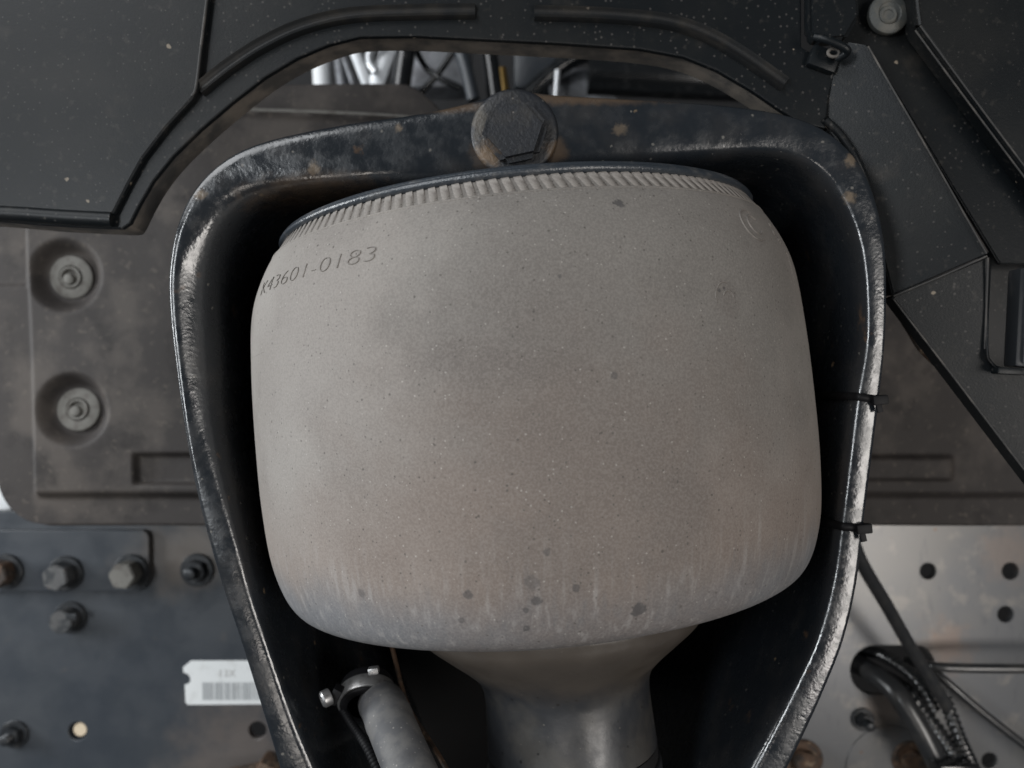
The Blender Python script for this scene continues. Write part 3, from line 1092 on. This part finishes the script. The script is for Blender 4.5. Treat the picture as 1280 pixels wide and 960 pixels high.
corr('corrugated_conduit', [P(1070, 812, 0.83), P(1100, 818, 0.785), P(1130, 836, 0.757), P(1152, 858, 0.745), P(1168, 890, 0.742)], 0.0062, 'uppermost thin corrugated conduit inside the oval hole')
corr('corrugated_conduit', [P(1110, 850, 0.80), P(1134, 866, 0.752), P(1157, 896, 0.738), P(1180, 928, 0.733), P(1196, 955, 0.73), P(1215, 1010, 0.73)], 0.0088, 'wider corrugated conduit between the thick hose and the tube')
corr('corrugated_conduit', [P(1180, 872, 0.738), P(1190, 898, 0.73), P(1200, 925, 0.728), P(1214, 955, 0.73), P(1240, 1010, 0.73)], 0.0066, 'corrugated conduit continuing below the end of the slanted tube')
tag(bm_obj('black_connector', box_bm(P(1192, 966, 0.715), 0.036, 0.02, 0.02, 0.003), M_CABLE), 'black block clip holding the conduits at the bottom edge', 'clip')

# ------------------------------------------------------------------ fender liner
DF = 0.445
fl = empty('fender_liner', P(300, 284, DF), 'black plastic fender liner arching over the bracket, speckled with dust', 'fender liner')
edge = [(-200, 266), (-60, 271), (0, 275), (60, 280), (120, 283), (152, 284), (161, 278), (172, 256), (190, 225), (215, 194), (250, 160), (290, 126),
        (330, 95), (370, 71), (410, 54), (450, 44), (520, 43), (600, 47), (700, 52), (800, 59), (855, 69), (897, 86), (940, 111), (975, 135), (1003, 152), (1030, 158)]
ol = [(q[0], q[1]) for q in edge] + [(1034, 120), (1043, 84), (1000, 60), (1000, -220), (-200, -220)]
plate('arch_panel', [ol], DF, 0.004, M_LINER, fl, 0.0009)
# return flange along the cut edge (shows below the panel because the eye is lower)
ep = catmull([P(*q, DF + 0.002) for q in edge], 4)
v, f = [], []
for p in ep:
    v += [Vector((p.x, DF + 0.0025, p.z)), Vector((p.x, DF + 0.023, p.z - 0.0006)), Vector((p.x, DF + 0.024, p.z + 0.0016)), Vector((p.x, DF + 0.0035, p.z + 0.003))]
for i in range(len(ep) - 1):
    for k in range(4):
        f.append((i * 4 + k, i * 4 + (k + 1) % 4, i * 4 + 4 + (k + 1) % 4, i * 4 + 4 + k))
mesh_obj('return_flange', v, f, M_LIP, fl, angle=50)


def bead(name, pts, wpx, hgt, mat, parent, d=DF):
    path = catmull([P(*q, d - 0.0004) for q in pts], 6)
    hw = wpx * d / F / 2
    sec = [(-hw, -0.001), (-hw * 0.93, hgt * 0.6), (-hw * 0.75, hgt), (-hw * 0.5, hgt * 0.75), (-hw * 0.2, hgt * 0.35), (hw * 0.2, hgt * 0.35), (hw * 0.5, hgt * 0.75), (hw * 0.75, hgt), (hw * 0.93, hgt * 0.6), (hw, -0.001)]
    v, f = sweep(path, lambda i, n: sec, up=(0, -1, 0))
    return mesh_obj(name, v, f, mat, parent, angle=80)


bead('stiffening_bead', [(250, 113), (285, 85), (328, 57), (378, 34), (438, 20), (520, 16), (594, 15)], 19, 0.0036, M_BEAD, fl)
bead('stiffening_bead', [(668, 17), (760, 20), (835, 28), (885, 45), (930, 71), (980, 106)], 19, 0.0036, M_BEAD, fl)
# raised left panel with a crease, and lower roll
v, f = [], []
sec = [P(-200, 262, DF - 0.001), P(140, 276, DF - 0.001)]
lp = [(-200, -220), (262, -220), (258, 0), (250, 60), (244, 108), (238, 122), (205, 158), (176, 196), (156, 232), (140, 264), (120, 268), (-200, 255)]
plate('side_panel', [lp], DF - 0.0042, 0.004, M_LINER, fl, 0.0016)
v, f = sweep(catmull([P(-200, 258, DF - 0.003), P(0, 266, DF - 0.003), P(80, 271, DF - 0.003), P(140, 274, DF - 0.003)], 5),
             lambda i, n: [(0.0042 * math.cos(2 * math.pi * k / 12), 0.0032 * math.sin(2 * math.pi * k / 12)) for k in range(12)], up=(0, -1, 0))
mesh_obj('edge_roll', v, f, M_LINER, fl)

tube('worn_edge', [P(261, -20, DF - 0.004), P(251, 60, DF - 0.004), P(245, 108, DF - 0.004), P(240, 120, DF - 0.004)], 0.0008, M_WORN, fl, 6, 8)
# right hand faceted corner
fc = empty('liner_corner', P(1200, 400, DF), 'black faceted plastic corner piece right of the bracket', 'liner corner')


def facet(name, pts, mat, parent, thick=0.003, bev=0.0007):
    bm = bmesh.new()
    vs = [bm.verts.new(P(*q)) for q in pts]
    c = sum((x.co for x in vs), Vector()) / len(vs)
    bm.faces.new(vs)
    bmesh.ops.recalc_face_normals(bm, faces=bm.faces)
    fc_ = bm.faces[:] if False else list(bm.faces)
    if fc_[0].normal.y > 0:
        bmesh.ops.reverse_faces(bm, faces=fc_)
    r = bmesh.ops.extrude_face_region(bm, geom=list(bm.faces))
    ev = [x for x in r['geom'] if isinstance(x, bmesh.types.BMVert)]
    bmesh.ops.translate(bm, vec=(0, thick, 0), verts=ev)
    bmesh.ops.bevel(bm, geom=list(bm.edges), offset=bev, segments=2, affect='EDGES', clamp_overlap=True)
    return bm_obj(name, bm, mat, parent, angle=45)


# A upper facet, B lower facet
facet('upper_facet', [(1036, 90, 0.446), (1060, 52, 0.440), (1084, 56, 0.436), (1234, 318, 0.432), (1116, 369, 0.449), (1100, 300, 0.452), (1060, 200, 0.452), (1028, 152, 0.450)], M_LINER, fc, 0.012)
facet('lower_facet', [(1115, 371, 0.449), (1235, 321, 0.4325), (1231, 436, 0.437), (1236, 452, 0.438), (1250, 463, 0.438), (1420, 466, 0.440), (1420, 770, 0.452), (1280, 588, 0.451)], M_LINER, fc, 0.012)
# C channel floor, D outer panel with its bead edge
facet('channel_floor', [(1040, -200, 0.462), (1042, 60, 0.462), (1084, 58, 0.462), (1250, 330, 0.458), (1420, 330, 0.458), (1420, 300, 0.462), (1130, -60, 0.464), (1130, -200, 0.464)], M_LINER, fc, 0.004)
facet('outer_panel', [(1136, -200, 0.446), (1141, 0, 0.446), (1146, 34, 0.446), (1290, 228, 0.446), (1420, 405, 0.446), (1420, -200, 0.446)], M_LINER, fc, 0.014, 0.0015)
bead('edge_bead', [(1137, -100), (1143, -2), (1147, 32)], 8, 0.0014, M_LINER, fc, 0.4455)
bead('edge_bead', [(1148, 34), (1220, 131), (1290, 226), (1400, 376)], 8, 0.0014, M_LINER, fc, 0.4455)
facet('raised_rib', [(1010, -200, 0.438), (1012, 40, 0.438), (1022, 52, 0.438), (1058, 48, 0.438), (1075, 20, 0.438), (1062, -200, 0.438)], M_LINER, fc, 0.010, 0.002)
for ps in ([(1085, 58, 0.4345), (1160, 188, 0.4325), (1233, 317, 0.4305)], [(1117, 370, 0.4475), (1175, 346, 0.4395), (1234, 320, 0.4310)],
           [(1235, 322, 0.4310), (1233, 380, 0.4340), (1231, 436, 0.4355)], [(1117, 374, 0.4475), (1200, 482, 0.4490), (1280, 587, 0.4495), (1400, 745, 0.4505)],
           [(1150, 32, 0.4440), (1220, 127, 0.4440), (1292, 223, 0.4440)], [(1144, 38, 0.4440), (1214, 133, 0.4440), (1286, 229, 0.4440)],
           [(1040, 92, 0.4448), (1034, 122, 0.4480), (1030, 150, 0.4485)]):
    tube('worn_edge', [P(*q) for q in ps], 0.00055, M_WORN, fc, 6, 8)
# slot, its inner bar and latch
facet('slot_back', [(1225, 315, 0.478), (1420, 315, 0.478), (1420, 480, 0.478), (1225, 480, 0.478)], M_LINER, fc, 0.003)
bead('slot_rim', [(1236, 330), (1233, 400), (1233, 440), (1238, 453), (1252, 461), (1300, 464)], 4, 0.0012, M_LINER, fc, 0.436)
bm_obj('slot_bar', box_bm(P(1278, 398, 0.448), 0.0125, 0.012, 0.055, 0.002, Matrix.Rotation(R(3), 4, 'Y')), M_DSTEEL, fc)
bm_obj('slot_bar', box_bm(P(1296, 398, 0.440), 0.010, 0.010, 0.052, 0.002, Matrix.Rotation(R(3), 4, 'Y')), M_ALU, fc)
bm_obj('latch', box_bm(P(1262, 464, 0.434), 0.017, 0.007, 0.0036, 0.001, Matrix.Rotation(R(3), 4, 'Y')), M_LINER, fc)
# hook loop
v, f = sweep(catmull([P(1018, 46, 0.433), P(1035, 50, 0.430), P(1056, 60, 0.430), P(1058, 66, 0.432), P(1046, 74, 0.436)], 6), lambda i, n: [(0.0022 * math.cos(2 * math.pi * k / 10), 0.0022 * math.sin(2 * math.pi * k / 10)) for k in range(10)])
hk = mesh_obj('hook', v, f, M_LINER, fc)
tube('hook_eye', [P(1042 + 7 * math.cos(R(t)), 66 + 5 * math.sin(R(t)), 0.434) for t in range(0, 361, 30)], 0.0009, M_LIP, hk, 3, 8)
bm_obj('hook_pad', box_bm(P(1028, 76, 0.444), 0.016, 0.008, 0.012, 0.002, Matrix.Rotation(R(20), 4, 'Y')), M_LINER, fc)
# push clip
pc = bpy.data.objects.new('push_clip', None)
C.objects.link(pc)
pc.location = P(1107, 20, 0.458)
adopt(pc, fc)
M = face_at(1108, 20, 0.4585)
a = Mat('dusty_clip', (0.060, 0.064, 0.062), 0.6)
a.mottle((0.11, 0.105, 0.09), 130, 0.45, 0.65, 0.7)
a.bump(a.noise(500, 3), 0.4, 0.0005)
M_CLIP = a.done()
lathe_obj('disc', [(0, -0.001), (0.0108, -0.001), (0.0114, 0.0012), (0.0112, 0.0030), (0.0100, 0.0040), (0.0066, 0.0046), (0.0060, 0.0040), (0, 0.0040)], M, M_CLIP, pc, 40)
lathe_obj('pin', [(0.0050, 0.003), (0.0050, 0.0052), (0.0044, 0.0058), (0.0030, 0.0056), (0.0026, 0.0050), (0, 0.0050)], M @ Matrix.Translation((-0.0012, -0.0016, 0)), M_CLIP, pc, 28)
# curved trim between liner and bracket on the right
tag(tube('seal_strip', [P(1032, 150, 0.444), P(1050, 168, 0.444), P(1068, 196, 0.444), P(1082, 228, 0.446), P(1092, 262, 0.449)], 0.0022, M_LINER, fc, 6, 10))
tag(tube('wire', [P(1118, 385, 0.50), P(1135, 412, 0.50), P(1150, 436, 0.50), P(1172, 458, 0.50)], 0.0016, M_RUST, None, 6, 8),
    'short rusty wire below the faceted corner beside the bracket', 'wire')

# ------------------------------------------------------------------ things glimpsed in the engine bay opening
DE = 1.0


def pipe(name, pts, rad, mat, label, cat, d=DE):
    return tag(tube(name, [P(q[0], q[1], q[2] if len(q) > 2 else d) for q in pts], rad, mat, None, 6, 14), label, cat)


pipe('reservoir', [(398, 20), (400, 60), (404, 130)], 0.011, M_WHITE, 'pale upright cylinder at the left end of the engine opening', 'cylinder')
pipe('steel_post', [(420, 20, 1.06), (424, 70, 1.06), (432, 130, 1.06)], 0.008, M_ALU, 'dull grey post beside the pale cylinder in the opening', 'post')
vb = empty('alloy_strut', P(462, 110, 0.98), 'bright silver alloy V-shaped strut in the engine opening', 'strut')
for nm, q0, q1, wd, mt in (('arm', (430, 30), (464, 118), 0.013, M_SILVER), ('arm', (500, 30), (468, 118), 0.020, M_SILVER), ('rib', (416, 30), (446, 118), 0.006, M_ALU)):
    p, q = P(*q0, 0.98), P(*q1, 0.98)
    dv = q - p
    bm_obj(nm, box_bm((p + q) / 2, wd, 0.02, dv.length, 0.003, Matrix.Rotation(math.atan2(dv.x, dv.z) , 4, 'Y')), mt, vb)
pipe('loop', [(478, 50, 0.96), (464, 62, 0.96), (462, 78, 0.96), (470, 90, 0.96)], 0.005, M_SILVER, 'small silver loop in front of the alloy strut', 'loop')
pipe('hose', [(520, 10, 0.97), (508, 60, 0.97), (498, 130, 0.97)], 0.012, M_CABLE, 'black hose just right of the silver strut', 'hose')
tag(bm_obj('gearbox_casting', box_bm(P(545, 75, 1.10), 0.10, 0.06, 0.10, 0.02), M_ALU), 'grey casting behind the crossed black cables in the opening', 'casting')
pipe('cable', [(515, 50, 1.0), (528, 78, 1.0), (545, 95, 1.0), (575, 110, 1.0)], 0.004, M_CABLE, 'black cable crossing down over the grey casting', 'cable')
pipe('cable', [(575, 50, 1.0), (560, 75, 1.0), (545, 95, 1.0), (525, 118, 1.0)], 0.004, M_CABLE, 'black cable crossing up over the grey casting', 'cable')
pipe('hose', [(560, 30, 0.95), (578, 70, 0.95), (592, 125, 0.95)], 0.008, M_RAIL, 'blue-black hose right of the grey casting', 'hose')
pipe('hose', [(600, 20, 0.97), (612, 70, 0.97), (620, 130, 0.97)], 0.010, M_CABLE, 'black hose above the bracket bolt in the opening', 'hose')
pipe('brass_fitting', [(628, 85, 1.0), (632, 115, 1.0)], 0.005, Mat('brass', (0.30, 0.19, 0.06), 0.45, 0.6).done(), 'small brass fitting above the bracket bolt', 'fitting')
tag(bm_obj('engine_block', box_bm(P(668, 75, 1.12), 0.06, 0.06, 0.10, 0.01), M_RAIL), 'dark blue-grey block behind the black pipe in the opening', 'engine block')
pipe('hose', [(650, 130, 0.98), (680, 100, 0.98), (715, 75, 0.98), (760, 60, 0.98)], 0.010, M_CABLE, 'black hose rising to the right in the opening', 'hose')
pipe('drum', [(690, 118, 1.02), (730, 112, 1.02), (770, 125, 1.02)], 0.025, M_ALU, 'low grey drum behind the crown of the bracket', 'drum')
pipe('pin', [(697, 88, 0.97), (694, 130, 0.97)], 0.0035, M_SILVER, 'small silver pin on the grey drum', 'pin')
pipe('exhaust_pipe', [(735, 92, 0.95), (850, 98, 0.95), (1000, 104, 0.95)], 0.024, M_CABLE, 'long level black pipe in the right half of the opening', 'pipe')
